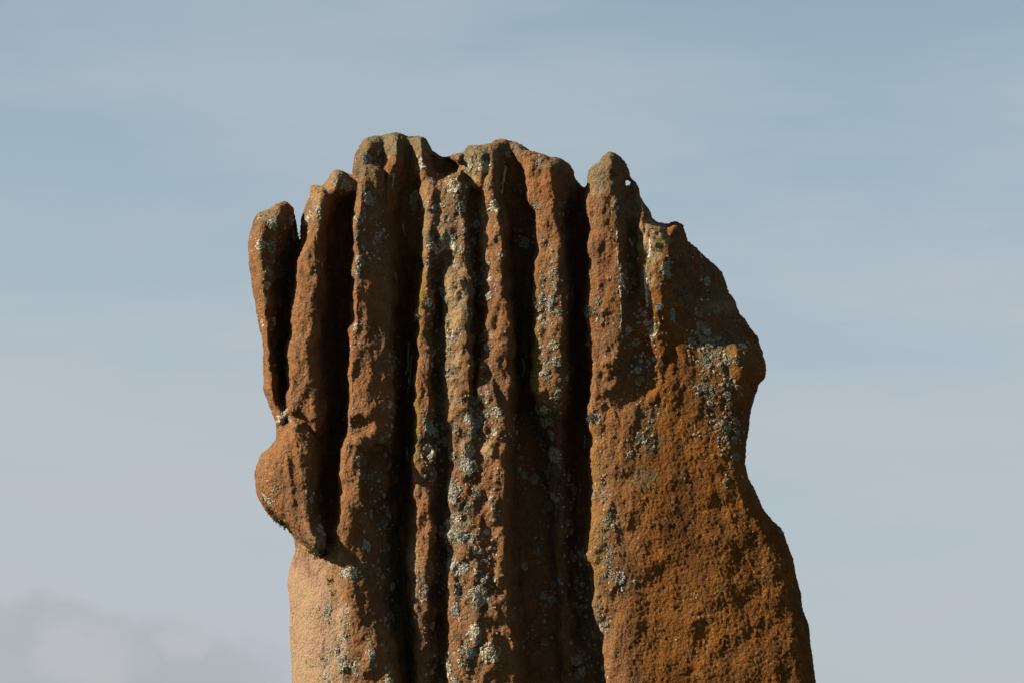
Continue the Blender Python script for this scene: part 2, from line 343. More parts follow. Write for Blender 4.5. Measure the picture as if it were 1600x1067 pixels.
iz, iy, ix = idx.T
corner = {}
for dz in (0, 1):
    for dy in (0, 1):
        for dx in (0, 1): corner[dx, dy, dz] = fld[iz+dz, iy+dy, ix+dx]
acc = np.zeros((len(idx), 3), np.float32); n_c = np.zeros(len(idx), np.float32)
for (a, fa) in corner.items():
    for ax in range(3):
        if a[ax]: continue
        b = list(a); b[ax] = 1; fb = corner[tuple(b)]
        x = (fa < 0) != (fb < 0); t = np.where(x, fa/(fa-fb+1e-12), 0)
        p = np.zeros((len(idx), 3), np.float32) + np.array(a, np.float32); p[:, ax] = t
        acc += p*x[:, None]; n_c += x
loc = acc/n_c[:, None]
VERT = np.stack([gx[ix] + loc[:, 0]*(gx[ix+1]-gx[ix]), gy[iy] + loc[:, 1]*(gy[iy+1]-gy[iy]), gz[iz] + loc[:, 2]*(gz[iz+1]-gz[iz])], 1)
quads = []
# edges along x, y and z
e = ins[1:-1, 1:-1, :-1] != ins[1:-1, 1:-1, 1:]
z, y, x = np.argwhere(e).T; z = z+1; y = y+1
q = np.stack([cid[z-1, y-1, x], cid[z-1, y, x], cid[z, y, x], cid[z, y-1, x]], 1); fl = ins[z, y, x]; q[~fl] = q[~fl][:, ::-1]; quads.append(q)
e = ins[1:-1, :-1, 1:-1] != ins[1:-1, 1:, 1:-1]
z, y, x = np.argwhere(e).T; z = z+1; x = x+1
q = np.stack([cid[z-1, y, x-1], cid[z, y, x-1], cid[z, y, x], cid[z-1, y, x]], 1); fl = ins[z, y, x]; q[~fl] = q[~fl][:, ::-1]; quads.append(q)
e = ins[:-1, 1:-1, 1:-1] != ins[1:, 1:-1, 1:-1]
z, y, x = np.argwhere(e).T; y = y+1; x = x+1
q = np.stack([cid[z, y-1, x-1], cid[z, y-1, x], cid[z, y, x], cid[z, y, x-1]], 1); fl = ins[z, y, x]; q[~fl] = q[~fl][:, ::-1]; quads.append(q)
QUAD = np.concatenate(quads)
del fld, ins, c, cnt, act, cid, corner
def relax(V, it, w=.5):
    for _ in range(it):
        s = np.zeros_like(V); n = np.zeros(len(V), np.float32)
        for a, b in ((0, 1), (1, 2), (2, 3), (3, 0)):
            for i, j in ((a, b), (b, a)):
                for k in range(3): s[:, k] += np.bincount(QUAD[:, i], V[QUAD[:, j], k], len(V))
                n += np.bincount(QUAD[:, i], minlength=len(V))
        V = V*(1-w) + w*s/np.maximum(n, 1)[:, None]
    return V.astype(np.float32)
def vnormals(V):
    d1 = V[QUAD[:, 2]]-V[QUAD[:, 0]]; d2 = V[QUAD[:, 3]]-V[QUAD[:, 1]]; fn = np.cross(d1, d2)
    nn = np.zeros_like(V)
    for i in range(4):
        for k in range(3): nn[:, k] += np.bincount(QUAD[:, i], fn[:, k], len(V))
    return nn/(np.linalg.norm(nn, axis=1)[:, None]+1e-12)
VERT = relax(VERT, 3)
NRM = vnormals(VERT)
if (NRM*(VERT-np.array([0, .1, 1.2]))).sum() < 0:
    QUAD = QUAD[:, ::-1].copy(); NRM = -NRM

# weathering: swellings, pits and chips, pushed along the normals
PU, PV = project(VERT[:, 0], VERT[:, 1], VERT[:, 2])
right = sstep(930, 1010, PU)*sstep(520, 700, PV)
left_face = (1-sstep(505, 545, PU))*sstep(860, 900, PV)
disp = .0085*fbm(VERT*12, 2) + .0060*(1-.5*left_face-.6*right)*fbm(VERT*np.array([32, 32, 20])+50, 2)
warp = np.stack([fbm(VERT*22+5, 2), fbm(VERT*22+31, 2), fbm(VERT*22+77, 2)], 1)
pw = VERT + warp*.010
chip = fbm(pw*np.array([52, 52, 36]), 4, .70)
disp += (.0025 - .0009*right - .0010*left_face)*chip
flake = np.abs(fbm(pw*np.array([90, 90, 58])+9, 3, .65))
disp -= (.0010 + .0008*right - .0006*left_face)*(.45-np.minimum(flake, .45))
pits = fbm(pw*np.array([62, 62, 40])+40, 3, .6)
disp -= .0026*(1-.7*left_face-.85*right)*sstep(.26, .62, pits)
disp += (.0019+.0003*right-.0006*left_face)*fbm(VERT*165, 2, .75)
disp *= sstep(.5, 1.1, VERT[:, 2])*.6+.4
VERT = VERT + NRM*disp[:, None]
NRM = vnormals(VERT)
PU, PV = project(VERT[:, 0], VERT[:, 1], VERT[:, 2])

# ------------------------------------------------------------------ natural colouring of the stone: where buff, green and rust patches grow (shapes of their own)
def blobs(lst, nscale=30, k=.9):
    m = np.zeros(len(VERT), np.float32)
    nz_ = fbm(VERT*nscale+3, 3, .6)*k
    for x, y, rx, ry, s in lst:
        q = np.sqrt(((PU-x)/rx)**2+((PV-y)/ry)**2) + nz_
        m = np.maximum(m, s*(1-sstep(.55, 1.15, q)))
    return m*(VERT[:, 1] < .14)
BUFF = blobs([(470,970,40,90,.45),(475,1080,40,120,.5),(712,470,24,75,1),(706,560,20,60,.85),(700,620,14,40,.7),(740,250,26,36,.8),(600,232,40,22,.7),(655,230,14,26,.6),(665,345,9,70,.6),(690,345,20,40,.55),(1020,375,30,42,1),(1012,430,13,50,.9),(992,330,16,30,.6),(530,284,26,18,.7),(497,320,16,40,.6),(762,702,17,14,1),(728,698,15,13,.9),(1120,480,26,12,.9),(645,890,10,60,.7),(940,280,22,30,.6),(425,332,28,14,.5),(757,360,8,60,.4),(766,520,8,10,.8),(515,868,12,12,.6),(520,1000,18,70,.5),(650,700,8,120,.35)], 34)
OLIVE = blobs([(612,226,62,24,.9),(572,262,20,40,.6),(745,245,32,24,.7),(800,232,50,14,.8),(865,258,40,14,.7),(936,275,26,40,.8),(955,252,24,18,.8),(970,330,10,70,.5),(1000,300,18,40,.6),(1005,745,22,18,.7),(975,910,20,12,.7),(625,880,20,110,.7),(630,720,14,200,.4),(640,1000,14,60,.6),(922,960,14,80,.7),(930,1030,16,40,.6),(1110,470,40,20,.7),(1130,540,40,40,.5),(425,340,26,20,.6),(590,300,24,40,.5),(700,300,30,24,.4),(735,460,14,80,.5),(690,560,12,120,.5),(815,500,14,160,.45),(850,760,40,160,.35),(1010,650,30,20,.5),(1020,690,22,26,.5),(560,700,10,20,.3)], 30)
MOSS = blobs([(836,560,10,70,1),(832,615,12,30,1),(835,470,9,30,.8),(655,470,8,70,.8),(650,660,9,80,.7),(712,277,20,8,.9),(484,857,22,10,.6),(500,862,10,10,.7),(516,905,7,18,.6),(1150,560,34,34,.22),(930,720,10,80,.5),(925,880,10,60,.5),(640,300,16,50,.5),(660,425,7,40,.8),(845,500,10,30,.6),(700,262,24,10,.7),(440,640,8,10,.4),(935,850,14,80,.4)], 40)
RUST = blobs([(690,268,24,14,1),(742,545,14,22,1),(600,245,14,22,.8),(640,270,20,20,.5),(745,780,30,80,.8),(1000,300,10,16,.8),(935,280,16,12,.6),(1110,500,30,20,.8),(700,430,20,14,.6),(866,290,22,40,.5),(900,700,20,60,.5),(1000,470,20,60,.5),(605,790,20,20,.8),(830,740,16,14,.6),(440,335,14,16,.7),(955,420,24,60,.4)], 26)
TAN = np.maximum(.25*sstep(1040, 930, PU), blobs([(478,960,75,130,.95),(488,1090,70,180,.95),(500,870,40,30,.8)], 14, .5))

CRUST = blobs([(425,345,34,26,.8),(430,430,20,60,.6),(485,335,16,26,.8),(540,288,22,22,.9),(575,310,22,30,.9),(565,400,16,50,.7),(595,380,16,60,.6),(572,250,24,26,.9),(655,258,18,22,.8),(645,312,20,30,.7),(700,300,40,50,.8),(695,380,34,44,1),(735,380,18,90,1),(740,460,18,60,1),(685,480,14,60,.8),(700,560,22,60,.6),(685,600,18,70,.8),(740,250,34,34,.9),(800,240,60,22,.7),(770,330,16,30,.6),(862,460,30,60,.6),(860,570,26,60,.6),(850,660,34,40,1),(855,735,40,50,1),(740,650,34,36,1),(675,690,26,60,1),(735,725,30,40,1),(705,690,24,30,.8),(715,810,50,70,1),(705,880,40,40,1),(670,920,26,40,.8),(745,935,40,50,.6),(715,1010,60,60,.6),(890,330,20,80,.6),(850,860,50,160,.55),(905,960,24,120,.7),(985,430,26,80,.8),(1045,430,22,40,.8),(1085,430,55,75,1.0),(1110,500,50,30,.8),(1110,560,46,40,.35),(1110,620,40,60,.35),(1140,680,26,50,.5),(1000,580,24,24,.8),(1005,690,26,22,.8),(950,840,20,100,.4),(940,270,30,30,.7),(600,735,34,40,.7),(605,800,26,40,.7),(610,920,20,80,.6),(535,1030,30,40,.5),(815,420,26,120,.5),(525,400,20,120,.4),(545,890,20,12,.6)], 34, 1.0)  # lichen crust; the right-shoulder blob is strengthened so its colour deepens the shade there
# ------------------------------------------------------------------ materials
def new_mat(name):
    m = bpy.data.materials.new(name); m.use_nodes = True
    t = m.node_tree; t.nodes.clear()
    o = t.nodes.new('ShaderNodeOutputMaterial'); b = t.nodes.new('ShaderNodeBsdfPrincipled')
    b.inputs['Roughness'].default_value = .93; b.inputs['Specular IOR Level'].default_value = .15
    t.links.new(b.outputs[0], o.inputs['Surface']); return m, t, b
def add_bump(t, b, fields):
    prev = None
    for h, strength, dist in fields:
        n = t.nodes.new('ShaderNodeBump'); n.inputs['Strength'].default_value = strength; n.inputs['Distance'].default_value = dist
        t.links.new(h, n.inputs['Height'])
        if prev: t.links.new(prev, n.inputs['Normal'])
        prev = n.outputs[0]
    t.links.new(prev, b.inputs['Normal'])
STONE, t, b = new_mat('red_sandstone')
P = t.nodes.new('ShaderNodeNewGeometry').outputs['Position']
def attr(name):
    n = t.nodes.new('ShaderNodeAttribute'); n.attribute_name = name; return n.outputs['Fac']
n_big = noise(t, P, 7, 4, .6, .3); n_mid = noise(t, P, 34, 5, .65, .2); n_fine = noise(t, P, 210, 4, .7); n_grain = noise(t, P, 620, 3, .7)
col = mixc(t, ramp(t, n_big, .32, .68), (.078, .0265, .0031), (.158, .0560, .0064))
col = mixc(t, math_node(t, 'MULTIPLY', ramp(t, n_mid, .46, .74), .6), col, (.178, .080, .018))
col = mixc(t, math_node(t, 'MULTIPLY', ramp(t, n_mid, .48, .26), .55), col, (.040, .016, .005))
col = mixc(t, math_node(t, 'MULTIPLY', attr('tan'), .85), col, (.246, .158, .108))
col = mixc(t, math_node(t, 'MULTIPLY', attr('rust'), .7), col, (.175, .050, .011))
skin = math_node(t, 'MULTIPLY', ramp(t, noise(t, P, 62, 6, .75, .4), .53, .64), ramp(t, noise(t, P, 11, 3, .6), .40, .62))
skin = math_node(t, 'MULTIPLY', skin, math_node(t, 'SUBTRACT', 1.0, math_node(t, 'MULTIPLY', attr('tan'), .6)))
col = mixc(t, math_node(t, 'MULTIPLY', skin, .55), col, (.150, .118, .066))
redp = math_node(t, 'MULTIPLY', ramp(t, noise(t, mapping(t, P, (1, 1, 1), (4, 7, 2)), 50, 4, .7, .3), .58, .68), .55)
col = mixc(t, redp, col, (.195, .058, .010))
brk = ramp(t, noise(t, P, 120, 4, .65), .34, .58)
col = mixc(t, math_node(t, 'MULTIPLY', attr('buff'), math_node(t, 'ADD', math_node(t, 'MULTIPLY', brk, .50), .45)), col, (.235, .165, .088))
col = mixc(t, math_node(t, 'MULTIPLY', attr('olive'), math_node(t, 'ADD', math_node(t, 'MULTIPLY', brk, .60), .32)), col, (.092, .080, .040))
col = mixc(t, math_node(t, 'MULTIPLY', attr('moss'), math_node(t, 'ADD', math_node(t, 'MULTIPLY', brk, .5), .45)), col, (.140, .082, .006))
# crusty lichen dust: too fine to be built
vor = t.nodes.new('ShaderNodeTexVoronoi'); vor.inputs['Scale'].default_value = 85; vor.inputs['Randomness'].default_value = 1
t.links.new(P, vor.inputs['Vector'])
spot = math_node(t, 'MULTIPLY', ramp(t, vor.outputs['Distance'], .26, .14), ramp(t, noise(t, P, 9, 3, .6), .50, .62))
spot = math_node(t, 'MULTIPLY', spot, ramp(t, noise(t, P, 260, 3, .7), .38, .56))
col = mixc(t, math_node(t, 'MULTIPLY', spot, .75), col, (.27, .25, .20))
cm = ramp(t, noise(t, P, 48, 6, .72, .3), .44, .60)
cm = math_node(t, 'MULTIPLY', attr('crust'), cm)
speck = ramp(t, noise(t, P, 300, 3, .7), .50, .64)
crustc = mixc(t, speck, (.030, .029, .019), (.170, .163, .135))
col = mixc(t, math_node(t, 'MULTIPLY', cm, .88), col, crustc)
stain = math_node(t, 'MULTIPLY', ramp(t, noise(t, mapping(t, P, (1, 1, .35)), 20, 5, .7, .4), .56, .72), .55)
col = mixc(t, stain, col, (.034, .020, .010))
dark = math_node(t, 'MULTIPLY', ramp(t, n_fine, .54, .74), .55)
col = mixc(t, dark, col, (.026, .013, .006))
col = mixc(t, math_node(t, 'MULTIPLY', ramp(t, n_grain, .55, .75), .25), col, (.210, .103, .030))
t.links.new(col, b.inputs['Base Color'])
add_bump(t, b, [(noise(t, P, 95, 2, .5), 1.0, .0050), (noise(t, P, 190, 3, .7), 1.0, .0060), (n_grain, 1.0, .0016)])

def lichen_mat(name, c0, c1, c2):
    m, t, b = new_mat(name)
    P = t.nodes.new('ShaderNodeNewGeometry').outputs['Position']
    col = mixc(t, ramp(t, noise(t, P, 330, 4, .75), .38, .58), tuple(q*.55 for q in c0), c1)
    col = mixc(t, math_node(t, 'MULTIPLY', ramp(t, noise(t, P, 55, 2, .5), .5, .7), .6), col, c2)
    t.links.new(col, b.inputs['Base Color'])
    add_bump(t, b, [(noise(t, P, 420, 3, .7), .8, .0014)])
    return m
LICH = [lichen_mat('lichen_grey', (.105, .098, .078), (.310, .288, .235), (.230, .216, .182)),
        lichen_mat('lichen_blue_grey', (.095, .094, .086), (.270, .264, .238), (.175, .172, .156)),
        lichen_mat('lichen_olive_grey', (.075, .075, .050), (.205, .195, .140), (.130, .125, .085)),
        lichen_mat('lichen_cream', (.185, .150, .105), (.390, .340, .260), (.300, .270, .215)),
        lichen_mat('lichen_pinkish', (.200, .125, .085), (.330, .265, .210), (.260, .190, .150))]
MOSSM = lichen_mat('moss_green', (.020, .019, .007), (.075, .062, .016), (.050, .046, .014))
DROP = lichen_mat('dropping_white', (.20, .18, .14), (.50, .48, .44), (.36, .34, .30))
FIBRE = lichen_mat('fibre_pale', (.28, .27, .24), (.42, .41, .38), (.34, .33, .30))

# ------------------------------------------------------------------ the stone: one thing, its ribs and faces split along the grooves
stone = bpy.data.objects.new('standing_stone', None); stone.empty_display_size = .3
COL.objects.link(stone)
stone['label'] = 'weathered red sandstone standing stone, deeply fluted, with grey lichen patches'
stone['category'] = 'standing stone'
PARTS = {}
def tx(name, v):
    a = np.array(TR[name], np.float32); return np.interp(v, a[:, 0], a[:, 1])
FC = VERT[QUAD].mean(1); fu, fv = project(FC[:, 0], FC[:, 1], FC[:, 2])
inner = sample(SD.astype(np.float32), fu, fv)
part_id = np.zeros(len(QUAD), np.int8)
lines = ['C', 'v1', 'v2', 'v3', 'v4', 'v5', 'v6']
for l in lines: part_id += (fu > tx(l, fv) + (6 if l in ('v1', 'v2', 'v6', 'v5') else 0)).astype(np.int8)
ksf = poly_sd(KNOB, fu.astype(np.float32), fv.astype(np.float32))
part_id[(part_id <= 1) & (fv > 850)] = 8
part_id[(part_id <= 1) & (fv > 690)] = 8
part_id[(ksf > -1.5) & (fu < 515) & (FC[:, 1] < -.02)] = 9
FN = NRM[QUAD].mean(1)
part_id[(FC[:, 1] > .135)] = 10
part_names = {0: ('finger', None), 1: ('rib', None), 2: ('rib', None), 3: ('rib', 'narrow rib, thinnest of the flutes'), 4: ('rib', 'pale buff rib thick with lichen'), 5: ('rib', None), 6: ('rib', None), 7: ('shoulder', 'broad rough rust-brown face stepping down from a pointed tip'), 8: ('flank', 'smooth pale lower side face'), 9: ('knob', 'rounded overhanging knob with mossy underside'), 10: ('back_face', None)}
def mesh_from(name, V, F, mat, parent, normals=None, attrs=None):
    me = bpy.data.meshes.new(name)
    F = np.asarray(F); nF, k = F.shape
    me.vertices.add(len(V)); me.vertices.foreach_set('co', np.asarray(V, np.float32).ravel())
    me.loops.add(nF*k); me.loops.foreach_set('vertex_index', F.ravel().astype(np.int32))
    me.polygons.add(nF); me.polygons.foreach_set('loop_start', np.arange(0, nF*k, k, dtype=np.int32))
    me.polygons.foreach_set('use_smooth', np.ones(nF, bool))
    me.update(calc_edges=True)
    if attrs:
        for a, vals in attrs.items():
            at = me.attributes.new(a, 'FLOAT', 'POINT'); at.data.foreach_set('value', np.asarray(vals, np.float32))
    me.materials.append(mat)
    if normals is not None: me.normals_split_custom_set_from_vertices(normals)
    o = bpy.data.objects.new(name, me); COL.objects.link(o)
    if parent: o.parent = parent
    return o
for pid, (nm, lab) in part_names.items():
    q = QUAD[part_id == pid]
    if not len(q): continue
    used, inv = np.unique(q, return_inverse=True)
    o = mesh_from(nm, VERT[used], inv.reshape(q.shape), STONE, stone, NRM[used].tolist(),
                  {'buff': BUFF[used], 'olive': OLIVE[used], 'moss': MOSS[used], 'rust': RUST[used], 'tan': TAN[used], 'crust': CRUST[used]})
    if lab: o['label'] = lab
    PARTS[pid] = o
front = (FC[:, 1] < .14) & (FC[:, 2] > .95)
fq = QUAD[front]; used, inv = np.unique(fq, return_inverse=True)
BVH = BVHTree.FromPolygons(VERT[used].tolist(), inv.reshape(fq.shape).tolist())
CAMP = Vector((0, CAM_Y, CAM_Z))
front_ids = part_id[front]
def owner(u, v):
    h = BVH.ray_cast(CAMP, ray(u, v)); return stone if h[2] is None else PARTS.get(int(front_ids[h[2]]), stone)
PXM = 5.5/FPX*.985                                  # metres per photo pixel at the stone

# ------------------------------------------------------------------ lichen, moss, droppings
LST = """405,340,5 425,350,8 405,383,8 400,375,4 425,388,9 420,425,8 417,446,7 455,345,8 460,370,8 436,408,5 450,430,6 437,470,6 492,320,5 485,335,8 480,345,8 475,350,6 498,328,6 503,414,4 540,288,8 545,295,6 525,283,5 575,310,10 582,315,8 562,345,7 555,368,6 568,387,5 560,405,6 566,410,6 558,425,5 590,370,6 592,378,5 585,400,3 600,360,4 572,248,9 590,240,4 595,250,4 660,255,8 655,262,6 615,275,4 650,305,8 645,315,8 648,325,6
677,283,6 710,290,10 705,295,8 720,325,8 716,320,6 679,325,6 690,322,5 700,380,13 695,375,10 715,390,8 720,393,6 675,385,8 683,392,6 665,412,4 710,412,5 740,245,6 735,257,6 757,262,9 750,250,6 774,322,9 768,288,4 794,242,5 842,254,6 815,300,4 838,322,5 840,325,4 876,320,5 880,336,4 758,440,8 764,438,5 764,462,6 774,452,2 761,420,3 764,411,4 848,434,5 865,445,5 866,425,5 862,393,4 840,378,3 850,376,3 848,465,7 860,470,8 857,477,5 838,480,3 885,465,4 870,487,4 738,460,9 745,470,8 735,450,6 671,473,6 690,460,5 695,470,6 727,360,5 786,400,4 745,350,7 742,380,8 744,400,8 740,430,6 820,380,8 812,360,5
965,325,4 952,435,4 974,432,6 970,440,5 990,440,6 985,415,6 1040,420,9 1045,430,6 1030,480,7 1000,485,4 1008,490,5 1020,520,8 1022,512,5 1010,505,5 1050,492,9 1092,492,7 1095,510,8 1090,520,6 1105,520,8 1098,530,7 1122,530,5 1155,502,4 1160,540,6 1078,533,5 1105,440,8 1095,400,5 993,535,7 982,515,6 935,470,6 930,490,4 1020,530,5 1023,560,5 1014,567,4 1001,564,4 997,578,7 1002,592,6 1080,540,5 1110,535,9 1105,555,9 1100,565,8 1107,570,6 1118,553,6 1136,565,6 1149,566,5 1131,557,3 1123,570,4 1100,590,5 1095,605,7 1107,607,7 1113,618,5 1135,595,6 1140,600,5 1137,618,7 1125,620,3 1155,606,5 1110,630,5 1112,658,5 1130,660,5 1118,667,3 1135,672,6 1150,657,6 1133,685,6 1148,687,7 1152,675,5 1149,713,8 1092,675,3 1160,745,4 1133,753,4 933,653,7 925,650,6 1000,683,9 1005,687,6 985,710,5 1020,657,4 1017,635,3 942,755,4 929,769,4 946,768,3 947,778,3 953,804,5 945,812,4 957,822,4 942,828,4 941,849,4 953,863,5 947,876,3 957,893,5 944,898,4 970,903,9 939,948,4 936,962,4 954,964,3 940,980,7 935,990,5 948,975,4 941,1044,5 943,1060,5 911,860,6 913,870,5
411,505,7 430,503,8 427,538,9 440,575,5 446,645,8 440,655,6 452,652,5 555,510,6 553,537,3 609,555,4 613,575,5 618,572,4 611,630,5 609,635,4 547,650,4 612,665,4 608,680,4 596,690,6 570,723,7 566,742,8 560,715,4 578,745,6 609,727,8 602,712,4 592,750,4 432,760,5 407,718,5
650,493,3 704,522,7 700,545,6 698,580,8 705,530,5 674,510,5 680,550,5 675,570,5 762,542,8 750,530,8 745,565,8 762,598,4 761,614,5 740,625,7 715,625,5 735,640,7 776,643,8 762,648,4 757,645,6 737,655,9 748,660,9 710,668,9 740,675,8 772,675,6 672,668,10 680,675,8 664,656,5 690,665,6 702,698,10 695,690,8 706,712,8 668,700,7 676,712,8 735,705,8 727,718,9 738,728,10 730,740,8 725,727,7 680,735,7 703,755,9 710,765,10 745,770,7 773,740,3 873,490,5 859,475,7 846,498,6 855,505,4 864,540,9 870,565,9 853,566,7 853,580,6 846,583,5 844,543,3 845,512,3 872,617,7 874,612,5 885,590,5 840,640,8 850,640,8 848,660,9 858,658,8 845,660,6 850,675,8 862,680,8 852,695,5 866,710,12 857,735,12 835,748,9 820,742,6 812,733,5 808,660,5 808,675,5 810,697,6 890,745,7 893,760,7 897,765,6
708,772,12 745,772,9 768,778,5 728,797,6 712,808,9 730,818,7 700,825,12 710,835,12 720,838,10 690,830,8 735,840,8 760,830,6 772,798,5 773,812,4 705,865,10 703,880,9 712,888,9 722,890,8 727,885,6 745,860,7 753,862,5 766,870,4 743,893,5 687,905,13 662,930,10 664,918,6 653,905,4 714,923,5 715,934,6 710,953,7 716,960,3 750,930,12 743,925,8 760,935,6 773,905,5 755,908,5 677,978,7 664,981,3 648,964,3 740,987,11 746,995,9 763,1020,14 736,1020,9 722,1015,8 730,1003,5 698,1022,7 683,1030,5 700,1045,9 675,1050,5 725,1037,3 717,1032,4 645,1040,4 711,1065,9 690,1066,6 732,1046,4 680,1040,5 860,790,9 862,775,7 870,780,5 888,815,6 893,830,6 895,870,8 892,860,5 910,865,7 840,862,7 843,878,3 820,885,6 857,822,3 866,912,6 850,930,6 862,935,6 900,908,5 910,912,5 900,945,6 917,947,5 900,1030,11 910,1020,8 903,1055,8 909,1050,7 850,970,4 855,1005,4 848,1013,3 825,990,4 818,1010,4 930,990,6
417,779,10 424,783,6 502,830,8 503,842,7 501,822,5 487,780,6 541,895,8 550,893,8 533,898,5 555,900,4 518,868,5 513,950,6 509,955,4 514,972,3 536,995,6 526,1015,5 530,1030,6 535,1040,7 533,1031,5 537,1025,5 552,1045,5 556,1050,6 547,1040,3 581,1023,7 579,1030,5 502,1027,4 511,1026,4 507,1039,5 508,1055,6 514,1063,4 478,1033,4 608,1064,7 610,1050,4 573,852,8 608,855,7 589,888,4 583,957,4 611,960,8 614,965,6 602,967,4 613,916,8 598,900,4 580,802,6 605,797,7 608,805,6 600,773,4 601,822,5 536,953,3 538,978,4 540,963,3"""
spots = [tuple(float(q) for q in s.split(',')) for s in LST.split()]
MAIN = sorted(spots, key=lambda s: -s[2])
def crust(u, v, r, rnd, raise_, sx=1.0, sy=1.0, cell=1.1, ragged=.20, holes=.0):
    """a ragged crust lying on the stone round the point seen at (u, v); returns verts, tris"""
    h = BVH.ray_cast(CAMP, ray(u, v))
    if h[0] is None: return None
    p, n = h[0], h[1]
    if n.dot(CAMP-p) < 0: n = -n
    n = (n*.55 + (CAMP-p).normalized()*.45).normalized()
    a = Vector((1, 0, 0)) - n*n.x; a.normalize(); bvec = n.cross(a)
    if bvec.z < 0: bvec = -bvec
    R = r*PXM; nr = max(2, int(math.ceil(r/cell))); ns = max(9, int(5.2*nr))
    ph = [rnd.uniform(0, 6.28) for _ in range(4)]; lob = rnd.randint(4, 7)
    V, ok = [], []
    def place(rr, th, hgt):
        q = p + (a*(math.cos(th)*rr*sx) + bvec*(math.sin(th)*rr*sy))
        k = BVH.ray_cast(q + n*.03, -n, .07)
        if k[0] is None or (k[0]-p).length > R*max(sx, sy)*2.2+.004: return None
        return k[0] + k[1]*hgt*(1 if k[1].dot(n) > 0 else -1)
    centre = place(0, 0, raise_*.6)
    if centre is None: return None
    V.append(centre); grid = {}
    for i in range(1, nr+1):
        for j in range(ns):
            th = 6.2832*j/ns + (i % 2)*3.1416/ns + rnd.uniform(-.12, .12)
            out = 1 + ragged*(.55*math.sin(lob*th+ph[0]) + .35*math.sin((lob*2+1)*th+ph[1]) + .4*math.sin(2*th+ph[2])) + rnd.uniform(-.16, .16)
            rr = R*i/nr*(1 + (out-1)*(i/nr))
            hgt = -.0012 if i == nr else raise_*rnd.uniform(-.1, 1.0)*(.65+.5*i/nr)
            q = place(rr, th, hgt)
            if q is not None: grid[i, j] = len(V); V.append(q)
    F = []
    for j in range(ns):
        k = (j+1) % ns
        if (1, j) in grid and (1, k) in grid: F.append((0, grid[1, j], grid[1, k]))
        for i in range(1, nr):
            ids = [grid.get(q) for q in ((i, j), (i+1, j), (i+1, k), (i, k))]
            if None in ids or rnd.random() < holes: continue
            F += [(ids[0], ids[1], ids[2]), (ids[0], ids[2], ids[3])]
    # drop slivers that would bridge a step in the stone
    F = [f for f in F if max((V[f[0]]-V[f[1]]).length, (V[f[1]]-V[f[2]]).length, (V[f[0]]-V[f[2]]).length) < .014]
    return (V, F) if F else None
def add_mesh(name, V, F, mat, parent=stone, smooth=False):
    me = bpy.data.meshes.new(name); me.from_pydata([tuple(q) for q in V], [], F); me.materials.append(mat)
    if smooth:
        for f in me.polygons: f.use_smooth = True
    o = bpy.data.objects.new(name, me); COL.objects.link(o); o.parent = parent; return o
rnd = random.Random(11)
CREAM = {(405,383), (417,779), (411,505), (446,645), (440,655), (485,335), (480,345), (700,380), (710,290), (774,322), (757,262), (763,1020), (740,987), (541,895), (550,893)}
PINK = {(662,930), (835,748), (430,503), (608,805)}
made = 0; rest = []
for (u, v, r) in MAIN:
    key = (int(u), int(v))
    if key in CREAM: mi = 3
    elif key in PINK: mi = 4
    else: mi = rnd.choices([0, 1, 2, 3], [5, 3 if u > 560 else 1, 4, 1.2 if u > 640 else 2])[0]
    if u > 1060 and rnd.random() < .6: mi = 2
    if made < 285:
        g = crust(u, v, r*1.05, rnd, 0.0016 + .00010*r, rnd.uniform(.8, 1.15), rnd.uniform(.85, 1.25), holes=.10)
        if g: add_mesh('lichen_patch', g[0], g[1], LICH[mi], owner(u, v)); made += 1
    else: rest.append((u, v, r, mi))
# the small flecks round them: too many and too small to pick apart
packs = {i: ([], []) for i in range(5)}
def pack(g, i):
    if g is None: return
    V, F = packs[i]; o = len(V); V.extend(g[0]); F.extend(tuple(q+o for q in f) for f in g[1])
for (u, v, r, mi) in rest: pack(crust(u, v, r, rnd, .003, cell=1.3), mi)
for _ in range(2500):
    u, v, r = rnd.choice(MAIN)
    a, d = rnd.uniform(0, 6.28), r*rnd.uniform(.9, 2.6)+2
    pack(crust(u+d*math.cos(a), v+d*1.3*math.sin(a), rnd.uniform(.9, 3.3), rnd, .0022, cell=1.3), rnd.choices([0, 1, 2, 3], [5, 3, 3, 2])[0])
for _ in range(260):
    pack(crust(rnd.uniform(560, 960), rnd.uniform(330, 1067), rnd.uniform(.9, 2.4), rnd, .002, cell=1.3), rnd.choices([0, 1, 2], [4, 4, 2])[0])
for i, (V, F) in packs.items():
    if F:
        o = add_mesh('lichen_flecks', V, F, LICH[i]); o['kind'] = 'stuff'

# white bird droppings run down from the tips
for pts, w in [([(963,358),(965,372)], 1.6), ([(964,388),(966,412)], 1.0), ([(968,448),(970,465)], 1.5), ([(970,476),(971,500),(969,512)], 1.3), ([(1008,425),(1009,445),(1010,460),(1012,478)], 3.2), ([(1015,375),(1016,390),(1014,402)], 2.2),
               ([(789,264),(788,275),(786,290)], 3.2), ([(786,292),(785,300)], 2.6), ([(984,375),(988,383)], 2), ([(1003,320),(1004,332)], 2)]:
    V, F = [], []
    for (x0, y0), (x1, y1) in zip(pts, pts[1:]):
        n = max(2, int(math.hypot(x1-x0, y1-y0)/(w*1.0)))
        for i in range(n+1):
            t_ = i/n; g = crust(x0+(x1-x0)*t_+rnd.uniform(-.5, .5), y0+(y1-y0)*t_, w*rnd.uniform(.6, 1.25), rnd, .0009, 1, 1.5, cell=1.0)
            if g:
                o = len(V); V.extend(g[0]); F.extend(tuple(q+o for q in f) for f in g[1])
    if F: add_mesh('dropping_streak', V, F, DROP, owner(*pts[0]))

